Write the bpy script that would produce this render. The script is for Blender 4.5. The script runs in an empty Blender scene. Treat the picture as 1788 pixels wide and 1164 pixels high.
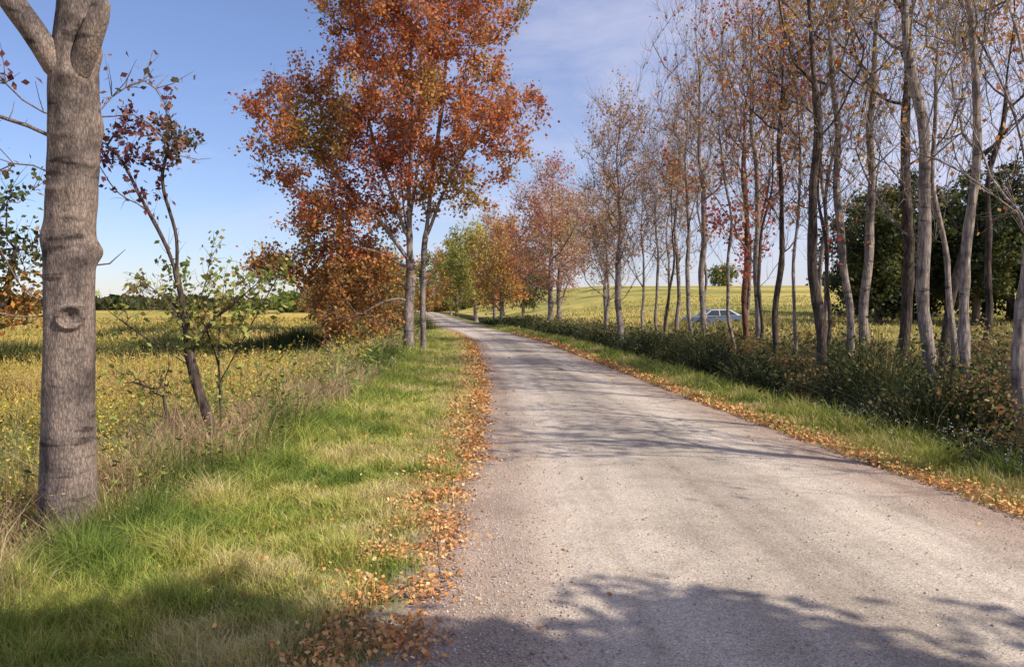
import bpy, math, numpy as np
from mathutils import Vector
S=bpy.context.scene
COL=S.collection
rng=np.random.default_rng(7)

# ---------------------------------------------------------------- helpers
def hermite(xs,ys):
    xs=np.array(xs,float); ys=np.array(ys,float); m=np.gradient(ys,xs)
    def f(x):
        x=np.clip(np.asarray(x,float),xs[0],xs[-1])
        i=np.clip(np.searchsorted(xs,x)-1,0,len(xs)-2)
        h=xs[i+1]-xs[i]; t=(x-xs[i])/h
        return ((2*t**3-3*t**2+1)*ys[i]+(t**3-2*t**2+t)*h*m[i]+(-2*t**3+3*t**2)*ys[i+1]+(t**3-t**2)*h*m[i+1])
    return f
cen=hermite([-60,-10,0,6,10,14,20,26,34,47,67,90,131,200,400],
            [2.6,2.1,1.95,1.78,1.57,1.33,.97,.5,-.1,-1.9,-4.8,-7.9,-13,-25,-70])
def hw(y): return np.interp(y,[0,3,6,10,14,20,34,60],[2.5,2.4,2.22,1.97,1.8,1.7,1.57,1.5])
def sm(t):
    t=np.clip(t,0,1); return t*t*(3-2*t)
def vn(x,y,s,seed=0):
    r=np.random.default_rng(seed+100); o=0
    for k in range(6):
        a=r.uniform(0,6.28); f=r.uniform(.6,1.8)/s; p=r.uniform(0,6.28)
        o=o+np.sin((x*math.cos(a)+y*math.sin(a))*f*6.28/2+p)
    return o/6*1.6
def hgt(x,y):
    x=np.asarray(x,float); y=np.asarray(y,float)
    u=x-cen(y); d=np.abs(u)-hw(y)
    L=np.interp(d,[-3,0,.4,2.4,4,8,60,300],[0,0,-.01,-.10,-.38,-.5,-.6,-1.2])
    R=np.interp(d,[-3,0,1.3,2.3,3.5,5,9,60],[0,0,-.06,-.42,-.42,-.25,-.2,-.1])
    h=np.where(u<0,L,R)
    h=h+5.4*sm((y-50)/115)*sm((u-8)/26)
    h=h+np.clip(d/6,0,1)*.08*vn(x,y,5,3)
    return h

def setcol(me,name,col):
    a=me.attributes.new(name,'FLOAT_COLOR','POINT')
    c=np.ones((len(col),4),np.float32); c[:,:3]=col
    a.data.foreach_set('color',c.ravel())
def setf(me,name,v):
    a=me.attributes.new(name,'FLOAT','POINT'); a.data.foreach_set('value',np.asarray(v,np.float32).ravel())
def mk(name,V,F,mat,col=None,smooth=False,parent=None,loc=None):
    V=np.asarray(V,np.float32).reshape(-1,3); F=np.asarray(F,np.int32)
    me=bpy.data.meshes.new(name); me.vertices.add(len(V)); me.vertices.foreach_set('co',V.ravel())
    n,k=F.shape; me.loops.add(n*k); me.polygons.add(n)
    me.loops.foreach_set('vertex_index',F.ravel())
    me.polygons.foreach_set('loop_start',np.arange(n,dtype=np.int32)*k)
    me.polygons.foreach_set('loop_total',np.full(n,k,np.int32))
    if smooth: me.polygons.foreach_set('use_smooth',np.ones(n,bool))
    me.update(calc_edges=True)
    if col is not None: setcol(me,'Col',col)
    me.materials.append(mat)
    ob=bpy.data.objects.new(name,me); COL.objects.link(ob)
    if parent is not None: ob.parent=parent
    if loc is not None: ob.location=loc
    return ob
def tag(o,label,cat,kind=None,group=None):
    o["label"]=label; o["category"]=cat
    if kind: o["kind"]=kind
    if group: o["group"]=group

# ---------------------------------------------------------------- materials
def newmat(name):
    m=bpy.data.materials.new(name); m.use_nodes=True; m.node_tree.nodes.clear()
    return m,m.node_tree.nodes,m.node_tree.links
def N(n,t,**k):
    o=n.new(t)
    for a,b in k.items(): setattr(o,a,b)
    return o
def foliage(name,trans=.35,rough=.55,tw=(1.0,1.0,.8)):
    m,n,l=newmat(name)
    at=N(n,'ShaderNodeAttribute',attribute_name='Col')
    p=N(n,'ShaderNodeBsdfPrincipled'); p.inputs['Roughness'].default_value=rough
    p.inputs['Specular IOR Level'].default_value=.25
    t=N(n,'ShaderNodeBsdfTranslucent'); mx=N(n,'ShaderNodeMixShader'); mx.inputs[0].default_value=trans
    g=N(n,'ShaderNodeMix',data_type='RGBA',blend_type='MULTIPLY'); g.inputs[0].default_value=1; g.inputs[7].default_value=(*[1.3*c for c in tw],1)
    l.new(at.outputs['Color'],g.inputs[6]); l.new(g.outputs[2],t.inputs[0])
    l.new(at.outputs['Color'],p.inputs['Base Color'])
    l.new(p.outputs[0],mx.inputs[1]); l.new(t.outputs[0],mx.inputs[2])
    o=N(n,'ShaderNodeOutputMaterial'); l.new(mx.outputs[0],o.inputs[0]); return m
M_leaf=foliage('leaf_foliage',.35)
M_grass=foliage('grass_blades',.2)
M_litter=foliage('dry_leaf_litter',.1,.8)
def ramp(n,stops):
    r=N(n,'ShaderNodeValToRGB'); e=r.color_ramp.elements
    while len(e)<len(stops): e.new(.5)
    for i,(p,c) in enumerate(stops): e[i].position=p; e[i].color=(*c,1)
    return r
def bark(name,c1,c2,c3,sc=1.,bump=.6,dist=.02,zs=4.5,rings=False):
    m,n,l=newmat(name)
    tc=N(n,'ShaderNodeTexCoord'); mp=N(n,'ShaderNodeMapping'); mp.inputs['Scale'].default_value=(30*sc,30*sc,zs*sc)
    l.new(tc.outputs['Object'],mp.inputs[0])
    a=N(n,'ShaderNodeTexNoise'); a.inputs['Scale'].default_value=1.; a.inputs['Detail'].default_value=8; a.inputs['Roughness'].default_value=.65; a.inputs['Distortion'].default_value=.15
    l.new(mp.outputs[0],a.inputs['Vector'])
    v=N(n,'ShaderNodeTexVoronoi',feature='DISTANCE_TO_EDGE'); v.inputs['Scale'].default_value=1.3
    ad=N(n,'ShaderNodeMixRGB'); ad.inputs[0].default_value=.35
    l.new(mp.outputs[0],ad.inputs[1]); l.new(a.outputs['Color'],ad.inputs[2]); l.new(ad.outputs[0],v.inputs['Vector'])
    b=N(n,'ShaderNodeTexNoise'); b.inputs['Scale'].default_value=3.2; b.inputs['Detail'].default_value=6
    l.new(tc.outputs['Object'],b.inputs['Vector'])
    r=ramp(n,[(.3,c1),(.5,c2),(.72,c3)]); l.new(a.outputs[0],r.inputs[0])
    r2=ramp(n,[(.0,(.38,.35,.34)),(.2,(1,1,1))]); l.new(v.outputs[0],r2.inputs[0])
    mx=N(n,'ShaderNodeMixRGB',blend_type='MULTIPLY'); mx.inputs[0].default_value=.7
    l.new(r.outputs[0],mx.inputs[1]); l.new(r2.outputs[0],mx.inputs[2])
    r3=ramp(n,[(.35,(.45,.45,.48)),(.5,(.95,.93,.92)),(.65,(1.2,1.15,1.08))]); l.new(b.outputs[0],r3.inputs[0])
    m2=N(n,'ShaderNodeMixRGB',blend_type='MULTIPLY'); m2.inputs[0].default_value=1
    l.new(mx.outputs[0],m2.inputs[1]); l.new(r3.outputs[0],m2.inputs[2]); cur=m2.outputs[0]
    if rings:
        mp2=N(n,'ShaderNodeMapping'); mp2.inputs['Scale'].default_value=(3.5,3.5,14); l.new(tc.outputs['Object'],mp2.inputs[0])
        rn=N(n,'ShaderNodeTexNoise'); rn.inputs['Scale'].default_value=1; rn.inputs['Detail'].default_value=5; l.new(mp2.outputs[0],rn.inputs['Vector'])
        rr=ramp(n,[(.33,(.26,.25,.27)),(.42,(1,1,1)),(.64,(1,1,1)),(.72,(1.3,1.24,1.2))]); l.new(rn.outputs[0],rr.inputs[0])
        m3=N(n,'ShaderNodeMixRGB',blend_type='MULTIPLY'); m3.inputs[0].default_value=.85; l.new(cur,m3.inputs[1]); l.new(rr.outputs[0],m3.inputs[2]); cur=m3.outputs[0]
    ma=N(n,'ShaderNodeMath',operation='MULTIPLY_ADD'); ma.inputs[1].default_value=.6
    mn=N(n,'ShaderNodeMath',operation='MINIMUM'); mn.inputs[1].default_value=.3; l.new(v.outputs[0],mn.inputs[0])
    l.new(a.outputs[0],ma.inputs[0]); l.new(mn.outputs[0],ma.inputs[2])
    bu=N(n,'ShaderNodeBump'); bu.inputs['Strength'].default_value=bump; bu.inputs['Distance'].default_value=dist; l.new(ma.outputs[0],bu.inputs['Height'])
    p=N(n,'ShaderNodeBsdfPrincipled'); p.inputs['Roughness'].default_value=.9; p.inputs['Specular IOR Level'].default_value=.15
    l.new(cur,p.inputs['Base Color']); l.new(bu.outputs[0],p.inputs['Normal'])
    o=N(n,'ShaderNodeOutputMaterial'); l.new(p.outputs[0],o.inputs[0]); return m
B_big=bark('bark_furrowed_grey_brown',(.13,.10,.088),(.285,.225,.195),(.42,.345,.31),2.2,.65,.007,zs=9,rings=True)
B_grey=bark('bark_pale_grey',(.18,.145,.13),(.36,.30,.27),(.54,.465,.42),.9,.8,.014,rings=True)
B_dark=bark('bark_dark_brown',(.05,.038,.032),(.12,.092,.078),(.24,.185,.155),.9,.8,.014)
B_red=bark('bark_reddish_vine',(.12,.05,.035),(.20,.09,.06),(.28,.17,.13),.8,.8,.02)

def ground_mat():
    m,n,l=newmat('ground_soil_and_turf')
    at=N(n,'ShaderNodeAttribute',attribute_name='Col'); ud=N(n,'ShaderNodeAttribute',attribute_name='edge_dist')
    ge=N(n,'ShaderNodeNewGeometry')
    a=N(n,'ShaderNodeTexNoise'); a.inputs['Scale'].default_value=.8; a.inputs['Detail'].default_value=9; a.inputs['Roughness'].default_value=.7
    l.new(ge.outputs['Position'],a.inputs['Vector'])
    r=ramp(n,[(.3,(.6,.62,.52)),(.5,(1,1,1)),(.7,(1.4,1.32,1.15))]); l.new(a.outputs[0],r.inputs[0])
    mpw=N(n,'ShaderNodeMapping'); mpw.inputs['Scale'].default_value=(.02,.12,1); l.new(ge.outputs['Position'],mpw.inputs[0])
    wv=N(n,'ShaderNodeTexNoise'); wv.inputs['Scale'].default_value=1; wv.inputs['Detail'].default_value=5; l.new(mpw.outputs[0],wv.inputs['Vector'])
    rw=ramp(n,[(.35,(.45,.54,.45)),(.5,(1,1,1)),(.65,(1.2,1.1,.95))]); l.new(wv.outputs[0],rw.inputs[0])
    mu=N(n,'ShaderNodeMixRGB',blend_type='MULTIPLY'); mu.inputs[0].default_value=1
    l.new(at.outputs['Color'],mu.inputs[1]); l.new(r.outputs[0],mu.inputs[2])
    mu2=N(n,'ShaderNodeMixRGB',blend_type='MULTIPLY'); mu2.inputs[0].default_value=1
    l.new(mu.outputs[0],mu2.inputs[1]); l.new(rw.outputs[0],mu2.inputs[2])
    b=N(n,'ShaderNodeTexNoise'); b.inputs['Scale'].default_value=5; b.inputs['Detail'].default_value=6
    l.new(ge.outputs['Position'],b.inputs['Vector'])
    ma=N(n,'ShaderNodeMath',operation='MULTIPLY_ADD'); ma.inputs[1].default_value=.9; l.new(b.outputs[0],ma.inputs[0]); l.new(ud.outputs['Fac'],ma.inputs[2])
    mr=N(n,'ShaderNodeMapRange'); mr.inputs[1].default_value=.52; mr.inputs[2].default_value=.78; mr.inputs[3].default_value=1; mr.inputs[4].default_value=0
    l.new(ma.outputs[0],mr.inputs[0])
    c=N(n,'ShaderNodeTexVoronoi'); c.inputs['Scale'].default_value=90; l.new(ge.outputs['Position'],c.inputs['Vector'])
    rc=ramp(n,[(.0,(.22,.165,.135)),(1,(.52,.42,.36))]); l.new(c.outputs['Color'],rc.inputs[0])
    mx=N(n,'ShaderNodeMixRGB'); l.new(mr.outputs[0],mx.inputs[0]); l.new(mu2.outputs[0],mx.inputs[1]); l.new(rc.outputs[0],mx.inputs[2])
    bu=N(n,'ShaderNodeBump'); bu.inputs['Strength'].default_value=.6; bu.inputs['Distance'].default_value=.08; l.new(a.outputs[0],bu.inputs['Height'])
    p=N(n,'ShaderNodeBsdfPrincipled'); p.inputs['Roughness'].default_value=1; p.inputs['Specular IOR Level'].default_value=.1
    l.new(mx.outputs[0],p.inputs['Base Color']); l.new(bu.outputs[0],p.inputs['Normal'])
    o=N(n,'ShaderNodeOutputMaterial'); l.new(p.outputs[0],o.inputs[0]); return m
def road_mat():
    m,n,l=newmat('gravel_road_surface')
    ge=N(n,'ShaderNodeNewGeometry'); uu=N(n,'ShaderNodeAttribute',attribute_name='road_u'); rv=N(n,'ShaderNodeAttribute',attribute_name='road_v')
    cb=N(n,'ShaderNodeCombineXYZ'); l.new(uu.outputs['Fac'],cb.inputs[0]); l.new(rv.outputs['Fac'],cb.inputs[1])
    mp=N(n,'ShaderNodeMapping'); mp.inputs['Scale'].default_value=(7,.07,1); l.new(cb.outputs[0],mp.inputs[0])
    st=N(n,'ShaderNodeTexNoise'); st.inputs['Scale'].default_value=1; st.inputs['Detail'].default_value=5; l.new(mp.outputs[0],st.inputs['Vector'])
    ab=N(n,'ShaderNodeMath',operation='ABSOLUTE'); l.new(uu.outputs['Fac'],ab.inputs[0])
    tr=ramp(n,[(0,(.83,.81,.79)),(.2,(.92,.91,.89)),(.38,(1.15,1.14,1.12)),(.58,(1.13,1.11,1.09)),(.76,(.85,.77,.73)),(1.,(.74,.61,.56))]); l.new(ab.outputs[0],tr.inputs[0])
    v=N(n,'ShaderNodeTexVoronoi'); v.inputs['Scale'].default_value=130; l.new(ge.outputs['Position'],v.inputs['Vector'])
    v2=N(n,'ShaderNodeTexVoronoi'); v2.inputs['Scale'].default_value=50; l.new(ge.outputs['Position'],v2.inputs['Vector'])
    rc=ramp(n,[(0,(.28,.225,.19)),(.3,(.47,.395,.335)),(.75,(.535,.455,.385)),(1,(.72,.635,.555))]); 
    bw=N(n,'ShaderNodeSeparateColor'); l.new(v.outputs['Color'],bw.inputs[0]); l.new(bw.outputs[0],rc.inputs[0])
    big=N(n,'ShaderNodeTexNoise'); big.inputs['Scale'].default_value=1.3; big.inputs['Detail'].default_value=9; big.inputs['Roughness'].default_value=.72; l.new(ge.outputs['Position'],big.inputs['Vector'])
    rb=ramp(n,[(.3,(.74,.72,.70)),(.5,(1,1,1)),(.7,(1.15,1.14,1.12))]); l.new(big.outputs[0],rb.inputs[0])
    rs=ramp(n,[(.3,(.76,.74,.72)),(.5,(1,1,1)),(.7,(1.14,1.13,1.12))]); l.new(st.outputs[0],rs.inputs[0])
    cur=rc.outputs[0]
    for x in (tr,rb,rs):
        mu=N(n,'ShaderNodeMixRGB',blend_type='MULTIPLY'); mu.inputs[0].default_value=1
        l.new(cur,mu.inputs[1]); l.new(x.outputs[0],mu.inputs[2]); cur=mu.outputs[0]
    h1=N(n,'ShaderNodeMath',operation='MULTIPLY_ADD'); h1.inputs[1].default_value=-.4; l.new(v.outputs['Distance'],h1.inputs[0]); l.new(big.outputs[0],h1.inputs[2])
    h2=N(n,'ShaderNodeMath',operation='MULTIPLY_ADD'); h2.inputs[1].default_value=-.4; l.new(v2.outputs['Distance'],h2.inputs[0]); l.new(h1.outputs[0],h2.inputs[2])
    bu=N(n,'ShaderNodeBump'); bu.inputs['Strength'].default_value=.55; bu.inputs['Distance'].default_value=.013; l.new(h2.outputs[0],bu.inputs['Height'])
    p=N(n,'ShaderNodeBsdfPrincipled'); p.inputs['Roughness'].default_value=.95; p.inputs['Specular IOR Level'].default_value=.15
    l.new(cur,p.inputs['Base Color']); l.new(bu.outputs[0],p.inputs['Normal'])
    o=N(n,'ShaderNodeOutputMaterial'); l.new(p.outputs[0],o.inputs[0]); return m
M_ground=ground_mat(); M_road=road_mat()

def simple(name,c,r=.6,metal=0,spec=.5):
    m,n,l=newmat(name); p=N(n,'ShaderNodeBsdfPrincipled'); p.inputs['Roughness'].default_value=r; p.inputs['Metallic'].default_value=metal
    p.inputs['Specular IOR Level'].default_value=spec
    g=N(n,'ShaderNodeTexNoise'); g.inputs['Scale'].default_value=8
    rr=ramp(n,[(.3,[.85*x for x in c]),(.7,[min(1,1.1*x) for x in c])]); l.new(g.outputs[0],rr.inputs[0]); l.new(rr.outputs[0],p.inputs['Base Color'])
    o=N(n,'ShaderNodeOutputMaterial'); l.new(p.outputs[0],o.inputs[0]); return m

# ---------------------------------------------------------------- ground & road
un=np.array([1500,900,550,350,240,170,125,95,75,60,50,42,35,29,24,20,17,14.5,12.5,11,9.8,8.8])
U=np.concatenate([-un,np.linspace(-8,8,107),un[::-1]])
Yl=np.concatenate([[-60,-40,-25,-15,-9,-6,-4],np.arange(-3,30,.3),np.geomspace(30,2000,90)])
UU,YY=np.meshgrid(U,Yl); XX=cen(YY)+UU; D=np.abs(UU)-hw(YY)
H=hgt(XX,YY)+np.where(D<-.12,-.035,0)
def zone(x,y,u):
    d=np.abs(u)-hw(y); nz=vn(x,y,7,11); nf=vn(x*.3,y*1.3,14,5)
    fl=np.array([.60,.42,.12]); fl2=np.array([.36,.30,.08]); fr=np.array([.52,.41,.14]); fr2=np.array([.36,.32,.095])
    t=sm(.5+.6*nf+.2*nz)[...,None]
    left=fl*t+fl2*(1-t); right=fr*t+fr2*(1-t)
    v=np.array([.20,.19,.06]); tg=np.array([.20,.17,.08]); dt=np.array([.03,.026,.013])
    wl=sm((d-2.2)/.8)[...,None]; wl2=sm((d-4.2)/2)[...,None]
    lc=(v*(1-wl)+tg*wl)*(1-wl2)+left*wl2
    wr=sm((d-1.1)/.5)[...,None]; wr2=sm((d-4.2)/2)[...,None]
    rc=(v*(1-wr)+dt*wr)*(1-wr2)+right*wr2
    return np.where((u<0)[...,None],lc,rc)
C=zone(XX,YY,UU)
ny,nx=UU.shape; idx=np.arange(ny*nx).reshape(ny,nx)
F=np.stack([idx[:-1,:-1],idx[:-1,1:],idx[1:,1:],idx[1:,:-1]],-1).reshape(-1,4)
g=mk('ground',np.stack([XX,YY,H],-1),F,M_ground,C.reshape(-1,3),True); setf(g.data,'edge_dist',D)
tag(g,'grassy rolling farm ground beside gravel road','ground','structure')
yr=np.concatenate([np.arange(-40,0,1.),np.arange(0,40,.12),np.arange(40,330,1.)]); ur=np.linspace(-1,1,41)
UR,YR=np.meshgrid(ur,yr)
ed=hw(YR)+.05+(.07*vn(YR,UR*0,.9,21)+.05*vn(YR,UR*0,.25,22))*np.where(UR<0,1,.8)*np.where(YR<60,1,.3)
XR=cen(YR)+UR*ed; ZR=hgt(XR,YR)*0+.035*(1-UR**2)+.006-.012*np.exp(-((np.abs(UR)-.5)/.16)**2)
ny,nx=UR.shape; idx=np.arange(ny*nx).reshape(ny,nx)
F=np.stack([idx[:-1,:-1],idx[:-1,1:],idx[1:,1:],idx[1:,:-1]],-1).reshape(-1,4)
r=mk('road',np.stack([XR,YR,ZR],-1),F,M_road,None,True); setf(r.data,'road_u',UR); setf(r.data,'road_v',YR)
tag(r,'pale grey-pink gravel country lane curving away','road','structure')

# ---------------------------------------------------------------- scatter helpers
def pick(pal,n,bias=None):
    pal=np.array(pal); 
    if bias is None: i=rng.integers(0,len(pal),n)
    else: i=np.clip((bias*len(pal)+rng.normal(0,.9,n)).astype(int),0,len(pal)-1)
    return pal[i]*rng.uniform(.75,1.25,(n,1))
def ysamp(n,y0,y1,g):
    q=rng.random(n)
    if abs(g-1)<1e-6: return y0*(y1/y0)**q
    a=1-g; return (y0**a+q*(y1**a-y0**a))**(1/a)
def blades(P,h,w,col,lean=.35,tipc=None):
    n=len(P); a=rng.uniform(0,6.283,n); side=np.stack([np.cos(a),np.sin(a),0*a],1)
    b=rng.uniform(0,6.283,n); ld=np.stack([np.cos(b),np.sin(b),0*b],1)*(rng.random(n)*lean*1.4)[:,None]
    h=np.asarray(h)[:,None]; w=np.asarray(w)[:,None]; up=np.array([0,0,1.])
    m=P+up*h*.55+ld*h*.35; t=P+up*h*(1-.15*np.linalg.norm(ld,axis=1)[:,None])+ld*h*1.1
    V=np.stack([P-side*w*.5,P+side*w*.5,m-side*w*.42,m+side*w*.42,t],1)
    b0=np.arange(n)[:,None]*5
    F=np.stack([b0+[0,1,3],b0+[0,3,2],b0+[2,3,4]],1).reshape(-1,3)
    c=np.repeat(col[:,None,:],5,1)
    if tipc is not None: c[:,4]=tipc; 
    c[:,:2]*=.8  # blade roots darker: slight shading painted into the colour
    return V.reshape(-1,3),F,c.reshape(-1,3)
def leaves(P,s,col,flat=0.,droop=.3,wd=.36):
    n=len(P); a=rng.normal(size=(n,3)); a[:,2]=a[:,2]*(1-flat)-droop*(1-flat); a/=np.linalg.norm(a,axis=1)[:,None]
    b=rng.normal(size=(n,3)); b[:,2]*=(1-flat); b-=a*(a*b).sum(1)[:,None]; b/=np.linalg.norm(b,axis=1)[:,None]
    c=np.cross(a,b); s=np.asarray(s)[:,None]*np.ones((n,1))
    cu=rng.uniform(-.1,.3,(n,1))
    V=np.stack([P,P+s*(a*.5+b*wd+c*cu*.6),P+s*(a+c*cu*.3),P+s*(a*.42-b*wd+c*cu*.6)],1)
    F=np.arange(n*4).reshape(n,4)
    return V.reshape(-1,3),F,np.repeat(col,4,0)
def join(parts):
    V=[];F=[];C=[];o=0
    for v,f,c in parts: V.append(v);F.append(f+o);C.append(c);o+=len(v)
    return np.concatenate(V),np.concatenate(F),np.concatenate(C)
def tri2quad(p):
    v,f,c=p; return v,np.concatenate([f[:,[0,1,2]],f[:,[0,2,3]]]),c

# ---------------------------------------------------------------- trees
def tube(P,R,sides):
    n=len(P); T=np.gradient(P,axis=0); T/=np.linalg.norm(T,axis=1)[:,None]+1e-9
    ref=np.array([0.,1.,0.]) if abs(T[0,1])<.8 else np.array([1.,0,0])
    A=np.cross(T,ref); A/=np.linalg.norm(A,axis=1)[:,None]+1e-9; B=np.cross(T,A)
    th=np.arange(sides)/sides*2*math.pi
    V=P[:,None,:]+R[:,None,None]*(np.cos(th)[None,:,None]*A[:,None,:]+np.sin(th)[None,:,None]*B[:,None,:])
    i=np.arange(n-1)[:,None]*sides; j=np.arange(sides)[None,:]; k=(j+1)%sides
    F=np.stack([i+j,i+k,i+sides+k,i+sides+j],-1).reshape(-1,4)
    return V.reshape(-1,3),F
def resample(pts,step,wob):
    pts=np.array(pts,float); seg=np.linalg.norm(np.diff(pts,axis=0),axis=1); s=np.concatenate([[0],np.cumsum(seg)])
    n=max(2,int(s[-1]/step)+1); q=np.linspace(0,s[-1],n)
    out=np.stack([hermite(s,pts[:,k])(q) if len(pts)>2 else np.interp(q,s,pts[:,k]) for k in range(3)],1)
    if wob: 
        ph=rng.uniform(0,6.28,4); w=wob*np.minimum(q/1.,1)
        out[:,0]+=w*(np.sin(q*1.3+ph[0])+.3*np.sin(q*3.1+ph[1])); out[:,1]+=w*(np.sin(q*1.1+ph[2])+.3*np.sin(q*2.7+ph[3]))
    return out
def tree(name,label,paths,R,ells,zmin,nt,ntw,lpt,ls,pal,bk,step=.35,asc=.6,rtip=.006,twl=.7,wob=.03,group=None,cat='tree',leafprob=None,kd=.15,coljit=4.,custom=None,curv=.12,leafmat=None,taper=.0,upt=.25,palz=None,crown='crown',trunk='trunk'):
    base=np.array(paths[0][0],float)
    mx=60000; P=np.zeros((mx,3)); par=np.full(mx,-1); stem=np.zeros(mx,bool); n=0
    for k,pt in enumerate(paths):
        q=resample(pt,step*.7,wob if k==0 else wob*.6)
        root=(k==0) or (pt[0][2]<base[2]+.25 and k>0 and np.linalg.norm(np.array(pt[0][:2])-base[:2])>.25)
        if root: pr=-1
        else: pr=int(np.argmin(np.linalg.norm(P[:n]-q[0],axis=1)))
        if not root: q=q[1:]
        for p in q: P[n]=p; par[n]=pr; stem[n]=True; pr=n; n+=1
    ns=n
    if nt:
        w=np.array([e[6]*e[3]*e[4]*e[5] if len(e)>6 else e[3]*e[4]*e[5] for e in ells]); w=w/w.sum()
        ei=rng.choice(len(ells),nt,p=w); d=rng.normal(size=(nt,3)); d/=np.linalg.norm(d,axis=1)[:,None]; rr=rng.random(nt)**.42
        E=np.array([e[:6] for e in ells],float)
        T=E[ei,:3]+d*E[ei,3:6]*rr[:,None]
        T[:,2]=np.maximum(T[:,2],base[2]+(.7 if zmin-base[2]>.5 else .15))
        od=np.argsort(rng.random(nt)*1.+.25*rr)  
        for t in T[od]:
            dv=t-P[:n]; dist=np.linalg.norm(dv,axis=1); dh=np.hypot(dv[:,0],dv[:,1])
            cost=dist+np.maximum(0,asc*dh-dv[:,2])*.9+np.where(P[:n,2]<zmin,50,0)
            q=int(np.argmin(cost)); L=dist[q]
            m=max(2,int(L/step)+1); s=np.arange(1,m+1)/m
            j=rng.normal(0,.06*L,3)
            pts=P[q]+dv[q]*s[:,None]+j*(np.sin(s*math.pi))[:,None]
            pts[:,2]-=curv*L*np.sin(s*math.pi)
            pts+=rng.normal(0,.025*min(1,step/.3),pts.shape)
            pr=q
            for p in pts:
                P[n]=p; par[n]=pr; pr=n; n+=1
    P=P[:n]; par=par[:n]; stem=stem[:n]
    cnt=np.zeros(n); hasch=np.zeros(n,bool); hasch[par[par>=0]]=True; cnt[~hasch]=1
    for i in range(n-1,-1,-1):
        if par[i]>=0: cnt[par[i]]+=cnt[i]
    e=math.log(max(cnt[0],2))/math.log(R/rtip); rad=rtip*cnt**(1/e)
    z=P[:,2]-base[2]; ztop=z.max()
    rad=rad*np.where(stem,(1+.4*np.exp(-np.maximum(z,0)/.2))*(1-taper*np.clip(z/ztop,0,1)),1-taper*np.clip(z/ztop,0,1)*.6)
    big=np.full(n,-1); bc=np.zeros(n)
    for i in range(n):
        p=par[i]
        if p>=0 and cnt[i]>bc[p]: bc[p]=cnt[i]; big[p]=i
    VV=[];FF=[];o=0
    for i in range(n):
        p=par[i]
        if p<0 or big[p]!=i:
            ch=[i]
            while big[ch[-1]]>=0: ch.append(big[ch[-1]])
            if custom is not None and i==0: continue
            if p>=0: pp=np.concatenate([P[p:p+1],P[ch]]); rr=np.concatenate([[min(rad[i]*1.25,rad[p])],rad[ch]])
            else: pp=P[ch]; rr=rad[ch].copy()
            if len(pp)<2: continue
            rr=rr.copy(); rr[-1]*=.35
            if p<0: rr=rr*(1+.07*rng.normal(size=len(rr)))
            v,f=tube(pp,rr,14 if rr[0]>.05 else (6 if rr[0]>.015 else 4)); VV.append(v);FF.append(f+o);o+=len(v)
    LP=None
    if ntw:
        if nt: cand=np.where(~stem | (rad<.035))[0]
        else: cand=np.where(rad<R*.7)[0]
        cand=cand[P[cand,2]>(zmin if zmin<.6 else zmin*.9) if nt else P[cand,2]>-99] if zmin>=1.35 or zmin<.6 else cand
        if len(cand)==0: cand=np.arange(n)
        wt=1/(rad[cand]**.5); wt/=wt.sum(); ci=rng.choice(cand,ntw,p=wt)
        tg=P[ci]-P[np.maximum(par[ci],0)]; tg/=np.linalg.norm(tg,axis=1)[:,None]+1e-6
        d=tg*.7+rng.normal(size=(ntw,3))*.5+np.array([0,0,upt]); d/=np.linalg.norm(d,axis=1)[:,None]
        L=(twl*rng.uniform(.35,1.1,ntw))[:,None]
        p0=P[ci]; p1=p0+d*L*.5+rng.normal(size=(ntw,3))*L*.05; p2=p0+d*L+np.array([0,0,.08])*L+rng.normal(size=(ntw,3))*L*.06
        ref=rng.normal(size=(ntw,3)); A=np.cross(d,ref); A/=np.linalg.norm(A,axis=1)[:,None]; B=np.cross(d,A)
        th=np.arange(3)*2.094
        ring=np.cos(th)[None,:,None]*A[:,None]+np.sin(th)[None,:,None]*B[:,None]
        V=np.stack([p0[:,None]+ring*rtip*.85,p1[:,None]+ring*rtip*.6,p2[:,None]+ring*rtip*.25],1).reshape(-1,3)
        b0=np.arange(ntw)[:,None]*9
        fl=[[a*3+j,a*3+(j+1)%3,a*3+3+(j+1)%3,a*3+3+j] for a in range(2) for j in range(3)]
        F=(b0[:,:,None]+np.array(fl)[None]).reshape(-1,4)
        VV.append(V);FF.append(F+o);o+=len(V)
        if lpt>0:
            nl=int(ntw*lpt)
            ti=rng.integers(0,ntw,nl)
            if leafprob is not None:
                pr=leafprob(p2); pr=np.clip(pr,1e-4,None); ti=rng.choice(ntw,nl,p=pr/pr.sum())
            s=rng.uniform(.2,1.05,(nl,1)); LP=p0[ti]*(1-s)+p2[ti]*s+rng.normal(size=(nl,3))*kd*.5
    V=np.concatenate(VV)-base; F=np.concatenate(FF)
    em=bpy.data.objects.new(name,None); em.empty_display_size=.3; em.location=base; COL.objects.link(em)
    tag(em,label,cat,None,group)
    if custom is not None:
        cv,cf=custom(P[[i for i in range(ns)]],base); F=np.concatenate([cf,F+len(cv)]); V=np.concatenate([cv,V])
    mk(trunk,V,F,bk,None,True,em)
    if LP is not None:
        b=np.clip(.5+.55*vn(LP[:,0]+LP[:,1]*.7,LP[:,2],coljit,int(abs(base[0]*37))),0,.999)
        lc=pick(pal,len(LP),b)
        if palz is not None:
            lo=pick(palz[1],len(LP)); lc=np.where((LP[:,2]<palz[0])[:,None],lo,lc)
        v,f,c=leaves(LP-base,ls*rng.uniform(.6,1.25,len(LP)),lc)
        mk(crown,v,f,leafmat or M_leaf,c,False,em)
    return em
def G(x,y): return float(hgt(x,y))

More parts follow.
